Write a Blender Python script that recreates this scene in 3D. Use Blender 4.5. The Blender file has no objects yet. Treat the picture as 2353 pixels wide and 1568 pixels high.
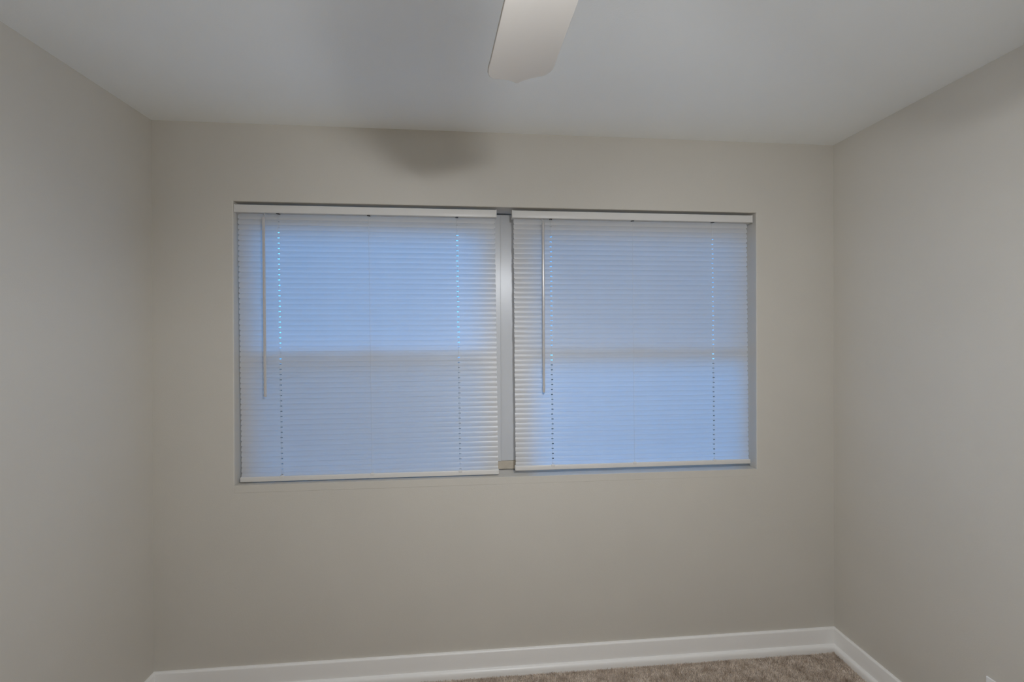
import bpy, bmesh, math, random
import numpy as np
from mathutils import Matrix, Vector

random.seed(7)
rng = np.random.default_rng(11)
scene = bpy.context.scene
COL = scene.collection

# ------------------------------------------------------------------ room measures (metres)
W = 3.087          # left wall x = 0, right wall x = W
D = 1.8555         # window wall y = D
H = 2.44           # ceiling
REAR = -1.25       # wall behind the camera
T_WALL = 0.17
WX0, WX1, WZ0, WZ1 = 0.326, 2.693, 0.882, 2.106     # window opening

# ------------------------------------------------------------------ camera
F_PX, YAW, PITCH, ROLL = 944.97, 0.08297, -0.00232, -0.00324
cam_data = bpy.data.cameras.new('camera')
cam_data.sensor_width = 36.0
cam_data.lens = 36.0 * F_PX / 2353.0
cam_data.shift_x = 0.67 / 2353.0
cam_data.shift_y = -14.43 / 2353.0
cam_data.clip_start = 0.02
cam = bpy.data.objects.new('camera', cam_data)
COL.objects.link(cam)
fw = Vector((math.sin(YAW) * math.cos(PITCH), math.cos(YAW) * math.cos(PITCH), math.sin(PITCH)))
r0 = Vector((math.cos(YAW), -math.sin(YAW), 0))
u0 = r0.cross(fw)
rr = math.cos(ROLL) * r0 + math.sin(ROLL) * u0
uu = -math.sin(ROLL) * r0 + math.cos(ROLL) * u0
m = Matrix((rr, uu, -fw)).transposed().to_4x4()
m.translation = Vector((1.36823, 0.0, 1.53313))
cam.matrix_world = m
scene.camera = cam

# ------------------------------------------------------------------ sky outside, exposure
world = bpy.data.worlds.new('dusk_sky')
scene.world = world
world.use_nodes = True
bg = world.node_tree.nodes['Background']
bg.inputs['Color'].default_value = (0.08, 0.39, 1.0, 1)
bg.inputs['Strength'].default_value = 3.1
SHADE_STRENGTH = 362.0
scene.view_settings.view_transform = 'Standard'
scene.view_settings.look = 'None'
scene.view_settings.gamma = 1.0
scene.view_settings.use_curve_mapping = False
scene.view_settings.exposure = 0.0
scene.cycles.max_bounces = 7
scene.cycles.diffuse_bounces = 6
scene.cycles.transmission_bounces = 8
scene.cycles.use_adaptive_sampling = True
scene.cycles.adaptive_threshold = 0.07
scene.cycles.adaptive_min_samples = 16
scene.cycles.use_denoising = True
scene.cycles.use_light_tree = False
scene.cycles.transparent_max_bounces = 16

# ------------------------------------------------------------------ materials
def new_mat(name):
    mt = bpy.data.materials.new(name)
    mt.use_nodes = True
    return mt, mt.node_tree, mt.node_tree.nodes['Principled BSDF']

def paint(name, col, rough=0.6, spec=0.3, bump=0.0, scale=200.0, vary=0.0, vscale=3.0):
    mt, nt, p = new_mat(name)
    p.inputs['Base Color'].default_value = (*col, 1)
    p.inputs['Roughness'].default_value = rough
    p.inputs['Specular IOR Level'].default_value = spec
    tc = nt.nodes.new('ShaderNodeTexCoord')
    if bump:
        n = nt.nodes.new('ShaderNodeTexNoise')
        n.inputs['Scale'].default_value = scale
        n.inputs['Detail'].default_value = 3
        b = nt.nodes.new('ShaderNodeBump')
        b.inputs['Strength'].default_value = bump
        b.inputs['Distance'].default_value = 0.002
        nt.links.new(tc.outputs['Object'], n.inputs['Vector'])
        nt.links.new(n.outputs['Fac'], b.inputs['Height'])
        nt.links.new(b.outputs['Normal'], p.inputs['Normal'])
    if vary:
        n2 = nt.nodes.new('ShaderNodeTexNoise')
        n2.inputs['Scale'].default_value = vscale
        n2.inputs['Detail'].default_value = 4
        cr = nt.nodes.new('ShaderNodeValToRGB')
        cr.color_ramp.elements[0].position = 0.3
        cr.color_ramp.elements[1].position = 0.7
        cr.color_ramp.elements[0].color = (*[c * (1 - vary) for c in col], 1)
        cr.color_ramp.elements[1].color = (*[min(1, c * (1 + vary)) for c in col], 1)
        nt.links.new(tc.outputs['Object'], n2.inputs['Vector'])
        nt.links.new(n2.outputs['Fac'], cr.inputs['Fac'])
        nt.links.new(cr.outputs['Color'], p.inputs['Base Color'])
    return mt

M = {}
M['wall'] = paint('greige_wall_paint', (0.615, 0.585, 0.527), 0.55, 0.3, 0.12, 260, 0.015)
M['ceiling'] = paint('white_ceiling_paint', (0.91, 0.925, 0.91), 0.8, 0.2, 0.15, 180, 0.01)
M['trim'] = paint('white_semigloss_trim', (0.86, 0.845, 0.82), 0.35, 0.5, 0.05, 60)
M['vinyl'] = paint('white_vinyl_frame', (0.86, 0.85, 0.83), 0.35, 0.5, 0.03, 40)
M['post'] = paint('painted_window_post', (0.52, 0.525, 0.53), 0.3, 0.5, 0.03, 40)
M['rail'] = paint('white_enamel_rail', (0.70, 0.685, 0.66), 0.35, 0.5, 0.02, 30)
M['wand'] = paint('clear_grey_wand_plastic', (0.52, 0.50, 0.49), 0.25, 0.5, 0.02, 30)
M['cord'] = paint('white_braided_cord', (0.75, 0.75, 0.74), 0.8, 0.2, 0.2, 900)
M['dark'] = paint('dark_hardware', (0.03, 0.03, 0.035), 0.4, 0.5, 0.02, 50)
M['tan'] = paint('tan_filler_block', (0.50, 0.44, 0.35), 0.7, 0.2, 0.1, 150, 0.08, 40)
M['blade'] = paint('white_fan_blade', (0.60, 0.565, 0.515), 0.5, 0.25, 0.03, 40, 0.01, 8)
M['fanmetal'] = paint('white_fan_metal', (0.80, 0.79, 0.77), 0.3, 0.5, 0.02, 40)
M['plate'] = paint('white_outlet_plastic', (0.84, 0.84, 0.84), 0.3, 0.5, 0.02, 40)
M['soil'] = paint('dark_lawn', (0.025, 0.035, 0.02), 0.9, 0.1, 0.6, 12, 0.35, 2)
M['brass'] = paint('screw_metal', (0.55, 0.54, 0.5), 0.3, 0.5, 0.05, 80)
M['brass'].node_tree.nodes['Principled BSDF'].inputs['Metallic'].default_value = 1.0
M['offbulb'] = paint('unlit_frosted_bulb', (0.85, 0.85, 0.84), 0.25, 0.5, 0.01, 40)

def make_slat_material():
    mt = bpy.data.materials.new('translucent_vinyl_slat')
    mt.use_nodes = True
    nt = mt.node_tree
    nt.nodes.clear()
    out = nt.nodes.new('ShaderNodeOutputMaterial')
    tc = nt.nodes.new('ShaderNodeTexCoord')
    n = nt.nodes.new('ShaderNodeTexNoise')
    n.inputs['Scale'].default_value = 9
    cr = nt.nodes.new('ShaderNodeValToRGB')
    cr.color_ramp.elements[0].color = (0.85, 0.84, 0.83, 1)
    cr.color_ramp.elements[1].color = (0.90, 0.89, 0.875, 1)
    nt.links.new(tc.outputs['Object'], n.inputs['Vector'])
    nt.links.new(n.outputs['Fac'], cr.inputs['Fac'])
    d = nt.nodes.new('ShaderNodeBsdfDiffuse')
    t = nt.nodes.new('ShaderNodeBsdfTranslucent')
    g = nt.nodes.new('ShaderNodeBsdfGlossy')
    g.inputs['Roughness'].default_value = 0.35
    nt.links.new(cr.outputs['Color'], d.inputs['Color'])
    nt.links.new(cr.outputs['Color'], t.inputs['Color'])
    m1 = nt.nodes.new('ShaderNodeMixShader')
    m1.inputs['Fac'].default_value = 0.585
    nt.links.new(d.outputs[0], m1.inputs[1])
    nt.links.new(t.outputs[0], m1.inputs[2])
    m2 = nt.nodes.new('ShaderNodeMixShader')
    m2.inputs['Fac'].default_value = 0.04
    nt.links.new(m1.outputs[0], m2.inputs[1])
    nt.links.new(g.outputs[0], m2.inputs[2])
    nt.links.new(m2.outputs[0], out.inputs['Surface'])
    return mt
M['slat'] = make_slat_material()

def make_glass(name, tint):
    mt = bpy.data.materials.new(name)
    mt.use_nodes = True
    nt = mt.node_tree
    nt.nodes.clear()
    out = nt.nodes.new('ShaderNodeOutputMaterial')
    tr = nt.nodes.new('ShaderNodeBsdfTransparent')
    tr.inputs['Color'].default_value = (*tint, 1)
    g = nt.nodes.new('ShaderNodeBsdfGlossy')
    g.inputs['Roughness'].default_value = 0.02
    fr = nt.nodes.new('ShaderNodeFresnel')
    fr.inputs['IOR'].default_value = 1.45
    mx = nt.nodes.new('ShaderNodeMixShader')
    nt.links.new(fr.outputs[0], mx.inputs['Fac'])
    nt.links.new(tr.outputs[0], mx.inputs[1])
    nt.links.new(g.outputs[0], mx.inputs[2])
    nt.links.new(mx.outputs[0], out.inputs['Surface'])
    return mt
M['glass'] = make_glass('window_glass', (0.95, 0.97, 0.97))

def make_screen():
    # woven insect screen: too fine a weave to model, half open
    mt = bpy.data.materials.new('grey_insect_screen')
    mt.use_nodes = True
    nt = mt.node_tree
    nt.nodes.clear()
    out = nt.nodes.new('ShaderNodeOutputMaterial')
    tr = nt.nodes.new('ShaderNodeBsdfTransparent')
    d = nt.nodes.new('ShaderNodeBsdfDiffuse')
    d.inputs['Color'].default_value = (0.80, 0.79, 0.78, 1)
    mx = nt.nodes.new('ShaderNodeMixShader')
    mx.inputs['Fac'].default_value = 0.50
    nt.links.new(tr.outputs[0], mx.inputs[1])
    nt.links.new(d.outputs[0], mx.inputs[2])
    nt.links.new(mx.outputs[0], out.inputs['Surface'])
    return mt
M['screen'] = make_screen()

def make_emit(name, strength, color):
    mt = bpy.data.materials.new(name)
    mt.use_nodes = True
    nt = mt.node_tree
    nt.nodes.clear()
    out = nt.nodes.new('ShaderNodeOutputMaterial')
    e = nt.nodes.new('ShaderNodeEmission')
    e.inputs['Color'].default_value = (*color, 1)
    e.inputs['Strength'].default_value = strength
    nt.links.new(e.outputs[0], out.inputs['Surface'])
    return mt
M['shade'] = make_emit('lit_frosted_glass_shade', SHADE_STRENGTH, (.955, .985, 1.03))

def make_carpet(name, dark, mid, light):
    mt, nt, p = new_mat(name)
    p.inputs['Roughness'].default_value = 1.0
    p.inputs['Specular IOR Level'].default_value = 0.05
    tc = nt.nodes.new('ShaderNodeTexCoord')
    n = nt.nodes.new('ShaderNodeTexNoise')
    n.inputs['Scale'].default_value = 26
    n.inputs['Detail'].default_value = 5
    n.inputs['Roughness'].default_value = 0.7
    cr = nt.nodes.new('ShaderNodeValToRGB')
    e = cr.color_ramp.elements
    e[0].position, e[0].color = 0.32, (*dark, 1)
    e[1].position, e[1].color = 0.70, (*light, 1)
    e2 = e.new(0.5)
    e2.color = (*mid, 1)
    nt.links.new(tc.outputs['Object'], n.inputs['Vector'])
    nt.links.new(n.outputs['Fac'], cr.inputs['Fac'])
    nt.links.new(cr.outputs['Color'], p.inputs['Base Color'])
    return mt
M['carpet'] = make_carpet('taupe_carpet_fibre', (0.46, 0.365, 0.285), (0.66, 0.56, 0.465), (0.84, 0.74, 0.645))
M['carpet_base'] = make_carpet('carpet_backing', (0.34, 0.28, 0.225), (0.44, 0.38, 0.325), (0.54, 0.48, 0.425))

# ------------------------------------------------------------------ mesh helpers
def link(name, bm, mat, parent=None, smooth=False, kind=None):
    me = bpy.data.meshes.new(name)
    bm.normal_update()
    bm.to_mesh(me)
    bm.free()
    me.materials.append(M[mat])
    if smooth:
        for p in me.polygons:
            p.use_smooth = True
        me.set_sharp_from_angle(angle=math.radians(40))
    o = bpy.data.objects.new(name, me)
    COL.objects.link(o)
    if parent is not None:
        o.parent = parent
    if kind:
        o['kind'] = kind
    return o

def box(bm, x0, x1, y0, y1, z0, z1, bevel=0.0, seg=2):
    r = bmesh.ops.create_cube(bm, size=1.0)
    vs = r['verts']
    for v in vs:
        v.co = Vector((x0 + (v.co.x + .5) * (x1 - x0), y0 + (v.co.y + .5) * (y1 - y0), z0 + (v.co.z + .5) * (z1 - z0)))
    if bevel:
        es = list({e for v in vs for e in v.link_edges})
        bmesh.ops.bevel(bm, geom=es, offset=bevel, segments=seg, profile=0.5, affect='EDGES')

def tube(bm, a, b, rad, n=10, rad2=None):
    a, b = Vector(a), Vector(b)
    d = b - a
    q = d.to_track_quat('Z', 'Y').to_matrix().to_4x4()
    q.translation = (a + b) / 2
    bmesh.ops.create_cone(bm, cap_ends=True, segments=n, radius1=rad, radius2=rad if rad2 is None else rad2,
                          depth=d.length, matrix=q)

def lathe(bm, pts, n=28, centre=(0, 0, 0)):
    c = Vector(centre)
    rings = []
    for (rad, z) in pts:
        if rad < 1e-6:
            rings.append([bm.verts.new(c + Vector((0, 0, z)))])
        else:
            rings.append([bm.verts.new(c + Vector((rad * math.cos(2 * math.pi * k / n), rad * math.sin(2 * math.pi * k / n), z)))
                          for k in range(n)])
    for a, b in zip(rings[:-1], rings[1:]):
        for k in range(n):
            k2 = (k + 1) % n
            if len(a) == 1 and len(b) == 1:
                continue
            if len(a) == 1:
                bm.faces.new((a[0], b[k2], b[k]))
            elif len(b) == 1:
                bm.faces.new((a[k], a[k2], b[0]))
            else:
                bm.faces.new((a[k], a[k2], b[k2], b[k]))
    bmesh.ops.recalc_face_normals(bm, faces=bm.faces[:])

def extrude_profile(bm, prof, p0, p1, axis_out, up=(0, 0, 1)):
    """prof: list of (out, up) closed polygon, swept from p0 to p1 (each may be given with its own mitre)."""
    axis_out, up = Vector(axis_out), Vector(up)
    d = (Vector(p1) - Vector(p0)).normalized()
    ends = []
    for p, mit in ((Vector(p0), 1), (Vector(p1), -1)):
        ends.append([bm.verts.new(p + axis_out * a + up * b + d * (mit * a)) for a, b in prof])
    n = len(prof)
    for k in range(n):
        k2 = (k + 1) % n
        bm.faces.new((ends[0][k], ends[0][k2], ends[1][k2], ends[1][k]))
    bm.faces.new(ends[0][::-1])
    bm.faces.new(ends[1])
    bmesh.ops.recalc_face_normals(bm, faces=bm.faces[:])

def empty(name, loc, label=None, cat=None, group=None, kind=None):
    o = bpy.data.objects.new(name, None)
    o.empty_display_size = 0.05
    COL.objects.link(o)
    o.location = loc
    tag(o, label, cat, group, kind)
    return o

def tag(o, label=None, cat=None, group=None, kind=None):
    if label:
        o['label'] = label
    if cat:
        o['category'] = cat
    if group:
        o['group'] = group
    if kind:
        o['kind'] = kind
    return o

def local(o, parent):
    """meshes are written in world coordinates: keep them in place under a parent at its base"""
    o.parent = parent
    o.matrix_parent_inverse = Matrix.Translation(-parent.location)
    return o

# ------------------------------------------------------------------ the room
def struct(name, boxes, mat, label, cat, bevel=0):
    bm = bmesh.new()
    for b in boxes:
        box(bm, *b, bevel=bevel)
    o = link(name, bm, mat, kind='structure')
    tag(o, label, cat)
    return o

struct('floor', [(-.12, W + .12, REAR - .12, D + .05, -.12, 0.0)], 'carpet_base', 'carpeted bedroom floor in warm taupe brown', 'floor')
struct('ceiling', [(-.12, W + .12, REAR - .12, D + T_WALL, H, H + .12)], 'ceiling', 'plain flat white ceiling above the window', 'ceiling')
struct('wall_left', [(-.12, 0, REAR - .12, D + T_WALL, -.12, H)], 'wall', 'plain greige painted wall left of the window', 'wall')
struct('wall_right', [(W, W + .12, REAR - .12, D + T_WALL, -.12, H)], 'wall', 'plain greige painted wall right of the window', 'wall')
struct('wall_front', [(0, W, REAR - .12, REAR, 0, H)], 'wall', 'greige painted wall facing the window', 'wall')

def window_wall():
    bm = bmesh.new()
    xs = [0, WX0, WX1, W]
    zs = [-.12, WZ0, WZ1, H]
    ys = [D, D + T_WALL]
    v = {}
    for j, y in enumerate(ys):
        for i, x in enumerate(xs):
            for k, z in enumerate(zs):
                v[i, j, k] = bm.verts.new((x, y, z))
    for i in range(3):
        for k in range(3):
            if i == 1 and k == 1:
                continue
            bm.faces.new((v[i, 0, k], v[i + 1, 0, k], v[i + 1, 0, k + 1], v[i, 0, k + 1]))
            bm.faces.new((v[i, 1, k], v[i, 1, k + 1], v[i + 1, 1, k + 1], v[i + 1, 1, k]))
    for a, b in (((1, 1), (2, 1)), ((2, 1), (2, 2)), ((2, 2), (1, 2)), ((1, 2), (1, 1))):
        bm.faces.new((v[a[0], 0, a[1]], v[a[0], 1, a[1]], v[b[0], 1, b[1]], v[b[0], 0, b[1]]))
    for i in range(3):
        bm.faces.new((v[i, 0, 0], v[i, 1, 0], v[i + 1, 1, 0], v[i + 1, 0, 0]))
        bm.faces.new((v[i, 0, 3], v[i + 1, 0, 3], v[i + 1, 1, 3], v[i, 1, 3]))
        bm.faces.new((v[0, 0, i], v[0, 0, i + 1], v[0, 1, i + 1], v[0, 1, i]))
        bm.faces.new((v[3, 0, i], v[3, 1, i], v[3, 1, i + 1], v[3, 0, i + 1]))
    bmesh.ops.recalc_face_normals(bm, faces=bm.faces[:])
    # soft rounded plaster corner around the opening
    es = [e for e in bm.edges if all(abs(q.co.y - D) < 1e-6 and WX0 - 1e-6 <= q.co.x <= WX1 + 1e-6
                                    and WZ0 - 1e-6 <= q.co.z <= WZ1 + 1e-6 for q in e.verts)]
    bmesh.ops.bevel(bm, geom=es, offset=0.004, segments=3, profile=0.5, affect='EDGES')
    o = link('wall_back', bm, 'wall', kind='structure')
    tag(o, 'greige painted wall with the wide window opening', 'wall')
window_wall()

# sill lining the bottom of the opening, a hair proud of the wall, painted like it
bm = bmesh.new()
box(bm, WX0 + .001, WX1 - .001, D - .0010, D + .085, .853, WZ0 + .003, bevel=.0008)
tag(link('trim_1', bm, 'wall', kind='structure'), 'painted sill board under the two blinds', 'window sill')

# mullion post between the two windows
MX0, MX1 = 1.447, 1.562
bm = bmesh.new()
box(bm, MX0, MX1, D + .102, D + .165, .927, WZ1 - .006, bevel=.002)
mull = link('trim_2', bm, 'post', kind='structure')
tag(mull, 'white post standing between the two windows', 'window post')
bm = bmesh.new()
box(bm, MX0 + .001, 1.478, D + .096, D + .101, .927, WZ1 - .008, bevel=.0015)
link('edge_bead', bm, 'post', mull)
bm = bmesh.new()
box(bm, MX0 + .004, MX1 - .004, D + .104, D + .160, WZ0 + .0045, .926, bevel=.001)
tag(link('filler_block', bm, 'tan', mull), 'tan unpainted block at the foot of the post')

# baseboards with a shoe moulding
HB = 0.1085
BP = [(0, 0), (.011, 0), (.011, HB - .008), (.010, HB - .004), (.0075, HB - .0012), (.004, HB), (0, HB)]
SP = [(.0112, 0), (.026, 0), (.0258, .016), (.0245, .024), (.0215, .030), (.017, .0335), (.0112, .035)]
def baseboard(name, p0, p1, out, label):
    bm = bmesh.new()
    extrude_profile(bm, BP, p0, p1, out)
    o = link(name, bm, 'trim', smooth=True, kind='structure')
    tag(o, label, 'baseboard')
    bm = bmesh.new()
    extrude_profile(bm, SP, p0, p1, out)
    link('shoe_moulding', bm, 'trim', o, smooth=True)
baseboard('baseboard_back', (0, D, 0), (W, D, 0), (0, -1, 0), 'white baseboard running under the window')
baseboard('baseboard_left', (0, REAR, 0), (0, D, 0), (1, 0, 0), 'white baseboard along the left wall')
baseboard('baseboard_right', (W, D, 0), (W, REAR, 0), (-1, 0, 0), 'white baseboard along the right wall')

# ------------------------------------------------------------------ windows (two single-hung units)
def frame_ring(bm, x0, x1, z0, z1, y0, y1, w, bev=.002, wb=None, wt=None, wr=None):
    wb, wt, wr = wb or w, wt or w, wr or w
    box(bm, x0, x0 + w, y0, y1, z0, z1, bev)
    box(bm, x1 - wr, x1, y0, y1, z0, z1, bev)
    box(bm, x0 + w, x1 - wr, y0, y1, z0, z0 + wb, bev)
    box(bm, x0 + w, x1 - wr, y0, y1, z1 - wt, z1, bev)

def window(name, x0, x1, label, screen_low, wl, wr):
    root = empty(name, ((x0 + x1) / 2, D + .13, WZ0), label, 'window', kind='structure')
    z0, z1 = WZ0 + .001, WZ1 - .001
    zm = 1.435
    bm = bmesh.new()
    frame_ring(bm, x0, x1, z0, z1, D + .086, D + .169, wl, wb=.014, wt=.052, wr=wr)
    local(link('window_frame', bm, 'vinyl'), root)
    a0, a1 = x0 + wl + .0005, x1 - wr - .0005
    for nm, (s0, s1, y0) in {'upper_sash': (zm - .002, z1 - .0525, D + .119), 'lower_sash': (z0 + .0145, zm + .036, D + .092)}.items():
        bm = bmesh.new()
        frame_ring(bm, a0, a1, s0, s1, y0, y0 + .024, .028, .003, wb=.022 if nm == 'lower_sash' else .036, wt=.036)
        sash = local(link(nm, bm, 'vinyl'), root)
        bm = bmesh.new()
        box(bm, a0 + .024, a1 - .024, y0 + .0115, y0 + .0125, s0 + .018, s1 - .030)
        pane = link('pane', bm, 'glass')
        local(pane, root)
        pane.parent = sash
        if nm == 'lower_sash':
            bm = bmesh.new()
            box(bm, (x0 + x1) / 2 - .03, (x0 + x1) / 2 + .03, y0 - .010, y0 + .002, s1 - .012, s1 + .008, .003)
            lk = local(link('sash_lock', bm, 'vinyl'), root)
            lk.parent = sash
    s0, s1 = (z0 + .016, zm + .018) if screen_low else (zm + .018, z1 - .034)
    bm = bmesh.new()
    frame_ring(bm, x0 + .026, x1 - .026, s0, s1, D + .1695, D + .178, .018, .001)
    scr = local(link('screen_frame', bm, 'vinyl'), root)
    bm = bmesh.new()
    vs = [bm.verts.new(c) for c in ((x0 + .04, D + .174, s0 + .014), (x1 - .04, D + .174, s0 + .014),
                                    (x1 - .04, D + .174, s1 - .014), (x0 + .04, D + .174, s1 - .014))]
    bm.faces.new(vs)
    sc_ = local(link('insect_screen', bm, 'screen'), root)
    sc_.parent = scr
window('window_1', WX0 + .001, MX0 - .001, 'white framed sash window behind the blind on the left', True, .038, .024)
window('window_2', MX1 + .001, WX1 - .001, 'white framed sash window behind the blind on the right', False, .034, .016)

# ground outside
bm = bmesh.new()
box(bm, -14, 17, D + T_WALL + .02, 26, -.5, -.25)
tag(link('ground', bm, 'soil', kind='structure'), 'dark lawn outside behind the blinds', 'lawn')

# ------------------------------------------------------------------ mini blinds
CHORD = 0.0252
def slat_mesh(name, length, holes):
    """curved slat along +x, chord along local y, crown up +z; small route holes are real openings"""
    us = [-.5, -.30, -.085, .085, .30, .5]
    st = [(0, .62), (.0022, .88), (.006, 1.0)]
    for h in holes:
        st += [(h - .0045, 1.0), (h + .0045, 1.0)]
    st += [(length - .006, 1.0), (length - .0022, .88), (length, .62)]
    st.sort()
    hs = {round(h - .0045, 5) for h in holes}
    bm = bmesh.new()
    grid = []
    for x, wf in st:
        grid.append([bm.verts.new((x, u * CHORD * wf, .0022 * (1 - (2 * u * wf) ** 2))) for u in us])
    for i in range(len(st) - 1):
        for j in range(5):
            if j == 2 and round(st[i][0], 5) in hs:
                continue
            bm.faces.new((grid[i][j], grid[i + 1][j], grid[i + 1][j + 1], grid[i][j + 1]))
    bm.normal_update()
    me = bpy.data.meshes.new(name)
    bm.to_mesh(me)
    bm.free()
    me.materials.append(M['slat'])
    for p in me.polygons:
        p.use_smooth = True
    return me

YS = D + .024      # plane the slats hang in
def mini_blind(label, hx0, hx1, sx0, sx1, zt, rail_z, n, shear, hole_x, mid_x, wand_x, tilt, rail_x, seed):
    rnd = random.Random(seed)
    root = empty('mini_blind', ((hx0 + hx1) / 2, YS, rail_z), label, 'window blind', 'mini blinds hung in the window opening')
    hz0, hz1 = 2.061, 2.0945
    # headrail: open steel channel with a rolled lip
    bm = bmesh.new()
    box(bm, hx0, hx1, D + .006, D + .040, hz0, hz1, bevel=.0028, seg=3)
    head = local(link('headrail', bm, 'rail', smooth=True), root)
    for xx in (hx0 + .0006, hx1 - .0006):
        bm = bmesh.new()
        box(bm, xx - .0022, xx + .0022, D + .0045, D + .042, hz0 - .0006, hz1 + .0006, bevel=.001)
        c = local(link('end_bracket', bm, 'rail'), root)
        c.parent = head
    # slats
    L = sx1 - sx0
    me = slat_mesh('slat', L, [h - sx0 for h in hole_x])
    pitch = (zt - (rail_z + .0275)) / (n - 1)
    for i in range(n):
        z = zt - i * pitch
        o = bpy.data.objects.new('slat', me)
        COL.objects.link(o)
        a = math.radians(tilt + rnd.uniform(-.6, .6))
        o.matrix_world = Matrix.Translation((sx0 + shear * (zt - z) + rnd.uniform(-.0009, .0009), YS, z)) \
            @ Matrix.Rotation(rnd.uniform(-.0004, .0004), 4, 'Y') @ Matrix.Rotation(a, 4, 'X')
        local(o, root)
    # bottom rail
    bm = bmesh.new()
    box(bm, rail_x[0], rail_x[1], YS - .0095, YS + .0095, rail_z, rail_z + .0215, bevel=.003, seg=3)
    rail = local(link('bottom_rail', bm, 'rail', smooth=True), root)
    drop = shear * (zt - rail_z)
    hw = .5 * CHORD * math.cos(math.radians(tilt)) + .0028
    for h in list(hole_x) + [mid_x]:
        bm = bmesh.new()
        box(bm, h + drop - .008, h + drop + .008, YS - .0115, YS + .004, rail_z + .014, rail_z + .0245, bevel=.002)
        c = local(link('cord_clip', bm, 'rail'), root)
        c.parent = rail
        for s in (-1, 1):
            bm = bmesh.new()
            tube(bm, (h + .001 * s, YS + s * hw, hz0 + .002), (h + drop + .001 * s, YS + s * hw, rail_z + .018), .0006, 6)
            local(link('ladder_cord', bm, 'cord'), root)
        bm = bmesh.new()
        box(bm, h - .006, h + .006, D + .012, D + .034, hz0 - .0022, hz0 + .002, bevel=.0006)
        c = local(link('cord_cradle', bm, 'dark'), root)
        c.parent = head
    # tilt wand on a wire hook
    bm = bmesh.new()
    tube(bm, (wand_x, D - .0055, 2.036), (wand_x + .002, D - .0025, 1.270), .0060, 6)
    wand = local(link('tilt_wand', bm, 'wand'), root)
    bm = bmesh.new()
    pts = [(wand_x - .003, D + .014, hz0 + .002), (wand_x - .003, D + .004, hz0 - .008), (wand_x + .002, D - .003, hz0 - .016),
           (wand_x, D - .0055, 2.034)]
    for a, b in zip(pts[:-1], pts[1:]):
        tube(bm, a, b, .0015, 7)
    hk = local(link('wand_hook', bm, 'wand'), root)
    hk.parent = wand
    bm = bmesh.new()
    tube(bm, (wand_x + .002, D - .0025, 1.2735), (wand_x + .002, D - .0025, 1.2655), .0066, 8, .0052)
    hk = local(link('wand_tip', bm, 'wand'), root)
    hk.parent = wand
    return root

mini_blind('white mini blind hanging nearly to the sill, with its wand near the left wall', .3285, 1.4545, .3330, 1.4490, 2.0475, .8925, 50,
           .0105, (.502, 1.277), .888, .454, 77, (.341, 1.464), 3)
mini_blind('white mini blind hung a little higher, leaving a blue gap above the sill', 1.5275, 2.6760, 1.5335, 2.6600, 2.0475, .9060, 50,
           .0062, (1.706, 2.486), 2.094, 1.6665, 78, (1.5375, 2.673), 5)

# ------------------------------------------------------------------ ceiling fan
HUB = Vector((1.520, 0.235, 2.10))
fan = empty('ceiling_fan', (HUB.x, HUB.y, H), 'white ceiling fan hanging from the ceiling in front of the window', 'ceiling fan')
def lathe_part(name, pts, mat, centre=HUB, parent=fan, n=32):
    bm = bmesh.new()
    lathe(bm, pts, n, centre)
    o = link(name, bm, mat, smooth=True)
    local(o, fan)
    if parent is not fan:
        o.parent = parent
    return o
lathe_part('canopy', [(0, .34), (.068, .34), (.070, .325), (.060, .295), (.035, .272), (.014, .268), (0, .268)], 'fanmetal')
lathe_part('downrod', [(0, .275), (.0125, .275), (.0125, .09), (0, .09)], 'fanmetal', n=16)
lathe_part('motor_housing', [(0, .11), (.03, .11), (.06, .100), (.105, .080), (.120, .055), (.120, .025), (.105, .010), (.06, .004), (0, .004)], 'fanmetal')
lathe_part('switch_housing', [(0, .006), (.058, .004), (.060, -.03), (.045, -.048), (.02, -.052), (0, -.052)], 'fanmetal')

def blade_outline():
    L0, L1 = .165, .664      # inner end, corner line of the tip
    w0, w1 = .056, .073
    pts = []
    pts.append((L0 + .012, -w0 + .0))
    pts.append((L0, -w0 + .014))
    pts.append((L0, w0 - .014))
    pts.append((L0 + .012, w0))
    def half(sg):
        # side edge, rounded shoulder, ogee sweep to the middle point
        out = [(L1 - .060, sg * (w1 - .0020)), (L1 - .030, sg * w1), (L1 - .014, sg * (w1 - .0012)), (L1 - .004, sg * (w1 - .0052)),
               (L1 + .0035, sg * (w1 - .0120)), (L1 + .0075, sg * (w1 - .0200)), (L1 + .0095, sg * (w1 - .031)),
               (L1 + .0120, sg * (w1 - .042)), (L1 + .0165, sg * (w1 - .054)), (L1 + .0220, sg * (w1 - .064)), (L1 + .0268, sg * .0035)]
        return out
    pts += half(1)
    pts.append((L1 + .0280, 0))
    pts += half(-1)[::-1]
    return pts

def blade_mesh():
    bm = bmesh.new()
    pts = blade_outline()
    t = .005
    lo = [bm.verts.new((x, y, -t / 2)) for x, y in pts]
    hi = [bm.verts.new((x, y, t / 2)) for x, y in pts]
    bm.faces.new(lo[::-1])
    bm.faces.new(hi)
    n = len(pts)
    for k in range(n):
        k2 = (k + 1) % n
        bm.faces.new((lo[k], lo[k2], hi[k2], hi[k]))
    bmesh.ops.recalc_face_normals(bm, faces=bm.faces[:])
    es = [e for e in bm.edges if abs(e.verts[0].co.z - e.verts[1].co.z) < 1e-6]
    bmesh.ops.bevel(bm, geom=es, offset=.0014, segments=2, profile=.5, affect='EDGES')
    me = bpy.data.meshes.new('fan_blade')
    bm.to_mesh(me)
    bm.free()
    me.materials.append(M['blade'])
    return me

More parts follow.
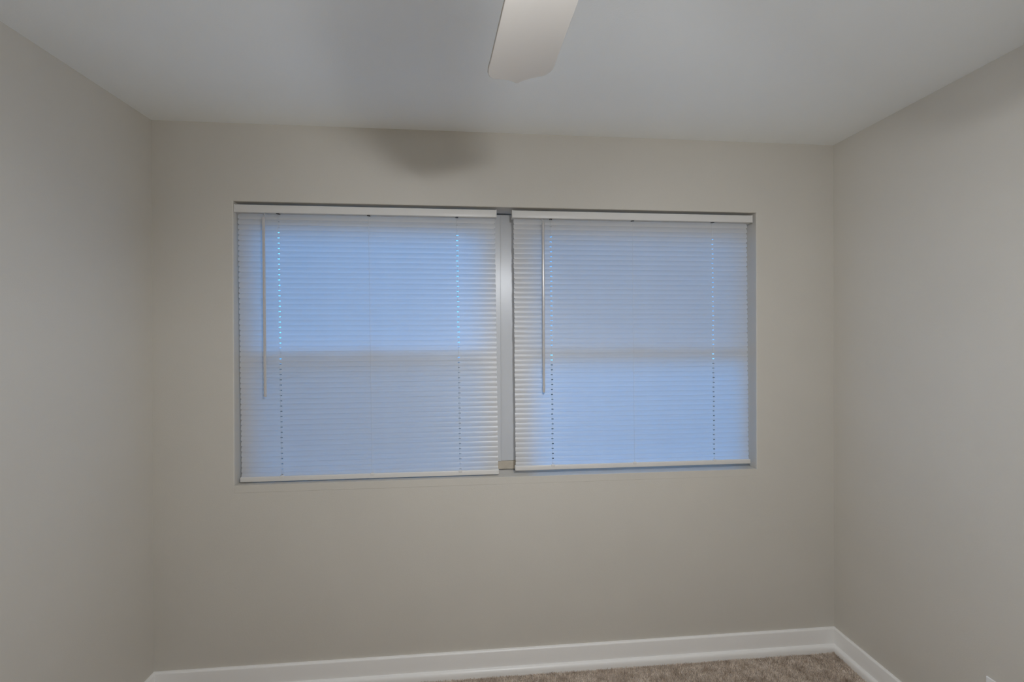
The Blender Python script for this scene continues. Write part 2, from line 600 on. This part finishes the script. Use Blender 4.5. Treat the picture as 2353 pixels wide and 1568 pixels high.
def bracket_mesh():
    bm = bmesh.new()
    box(bm, .085, .185, -.016, .016, -.0085, -.0035, .0015)
    box(bm, .175, .245, -.036, .036, -.0075, -.0032, .0015)
    for x, y in ((.19, 0), (.228, .022), (.228, -.022)):
        tube(bm, (x, y, -.0095), (x, y, -.006), .0045, 10)
    me = bpy.data.meshes.new('blade_bracket')
    bm.to_mesh(me)
    bm.free()
    me.materials.append(M['fanmetal'])
    return me

BM_, KM_ = blade_mesh(), bracket_mesh()
BLADE_AZ = 95.1
for k in range(5):
    mw = Matrix.Translation(HUB) @ Matrix.Rotation(math.radians(BLADE_AZ + 72 * k), 4, 'Z') @ Matrix.Rotation(math.radians(-9), 4, 'X')
    b = bpy.data.objects.new('blade', BM_)
    COL.objects.link(b)
    b.matrix_world = mw
    local(b, fan)
    br = bpy.data.objects.new('blade_bracket', KM_)
    COL.objects.link(br)
    br.parent = b

# light kit: four arms with frosted bowl shades, the two on one side lit
for (dx, dy, lit) in ((.086, .086, True), (.086, -.086, True), (-.086, .086, False), (-.086, -.086, False)):
    bm = bmesh.new()
    tube(bm, HUB + Vector((dx * .35, dy * .35, -.034)), HUB + Vector((dx * .95, dy * .95, -.030)), .008, 10)
    tube(bm, HUB + Vector((dx, dy, -.018)), HUB + Vector((dx, dy, -.050)), .017, 14)
    arm = local(link('lamp_arm', bm, 'fanmetal'), fan)
    c = HUB + Vector((dx, dy, 0))
    o = lathe_part('shade_cap', [(0, -.048), (.020, -.048), (.040, -.058), (.062, -.070), (.066, -.076), (.0645, -.0765), (.054, -.0755), (0, -.0755)], 'fanmetal', c, n=24)
    o.parent = arm
    o = lathe_part('shade', [(0, -.076), (.0515, -.076), (.0505, -.084), (.046, -.099), (.037, -.113), (.022, -.1235), (0, -.127)],
                   'shade' if lit else 'offbulb', c, n=24)
    o.parent = arm
for dx, ln in ((.018, .12), (-.018, .15)):
    bm = bmesh.new()
    tube(bm, HUB + Vector((dx, -.02, -.05)), HUB + Vector((dx, -.02, -.05 - ln)), .0012, 6)
    tube(bm, HUB + Vector((dx, -.02, -.05 - ln)), HUB + Vector((dx, -.02, -.075 - ln)), .005, 10, .003)
    local(link('pull_chain', bm, 'brass'), fan)

# ------------------------------------------------------------------ wall outlet on the right wall
OY, OZ = 1.219, .311
out = empty('wall_outlet', (W, OY, OZ), 'white outlet plate low on the right wall', 'outlet')
bm = bmesh.new()
box(bm, W - .006, W, OY - .035, OY + .035, OZ - .0575, OZ + .0575, bevel=.0025, seg=3)
plate = local(link('cover_plate', bm, 'plate'), out)
for s in (-1, 1):
    bm = bmesh.new()
    box(bm, W - .0085, W - .005, OY - .017, OY + .017, OZ + s * .0195 - .0135, OZ + s * .0195 + .0135, bevel=.003, seg=2)
    rc = local(link('receptacle', bm, 'plate'), out)
    for dy, hh in ((-.0065, .0045), (.0065, .0036)):
        bm = bmesh.new()
        box(bm, W - .0088, W - .0083, OY + dy - .001, OY + dy + .001, OZ + s * .0195 + .002 - hh, OZ + s * .0195 + .002 + hh)
        sl = local(link('slot', bm, 'dark'), out)
        sl.parent = rc
bm = bmesh.new()
tube(bm, (W - .0072, OY, OZ), (W - .0055, OY, OZ), .0033, 12)
local(link('screw', bm, 'brass'), out)

# ------------------------------------------------------------------ carpet pile
def carpet_pile():
    x0, x1, y0, y1 = .024, W - .024, .35, D - .024
    step = .0036
    nx, ny = int((x1 - x0) / step), int((y1 - y0) / step)
    gx, gy = np.meshgrid(np.arange(nx), np.arange(ny))
    n = gx.size
    px = x0 + (gx.ravel() + rng.uniform(0, 1, n)) * step
    py = y0 + (gy.ravel() + rng.uniform(0, 1, n)) * step
    # tufts lean together in patches, as trodden pile does
    ph = 3.1 * np.sin(px * 9 + 2 * np.sin(py * 7)) + 2.3 * np.sin(py * 13 + px * 5)
    az = ph + rng.normal(0, 1.5, n)
    lean = .002 + .003 * rng.random(n)
    hgt = .005 + .0045 * rng.random(n) + .002 * np.sin(px * 23) * np.sin(py * 29)
    fa = rng.uniform(0, math.pi, n)
    wd = .0010 + .0006 * rng.random(n)
    dx, dy = np.cos(fa) * wd, np.sin(fa) * wd
    z = np.zeros(n)
    P = np.stack([np.stack([px - dx, py - dy, z], 1), np.stack([px + dx, py + dy, z], 1),
                  np.stack([px + np.cos(az) * lean + dx * .6, py + np.sin(az) * lean + dy * .6, hgt], 1),
                  np.stack([px + np.cos(az) * lean - dx * .6, py + np.sin(az) * lean - dy * .6, hgt * .94], 1)], 1)
    P[:, :, 0] = np.clip(P[:, :, 0], .003, W - .003)
    me = bpy.data.meshes.new('carpet_pile')
    me.vertices.add(4 * n)
    me.vertices.foreach_set('co', P.reshape(-1).astype(np.float32))
    me.loops.add(4 * n)
    me.loops.foreach_set('vertex_index', np.arange(4 * n, dtype=np.int32))
    me.polygons.add(n)
    me.polygons.foreach_set('loop_start', np.arange(0, 4 * n, 4, dtype=np.int32))
    me.update(calc_edges=True)
    me.materials.append(M['carpet'])
    o = bpy.data.objects.new('carpet_pile', me)
    COL.objects.link(o)
    tag(o, 'taupe brown carpet pile covering the floor', 'carpet', kind='stuff')
carpet_pile()
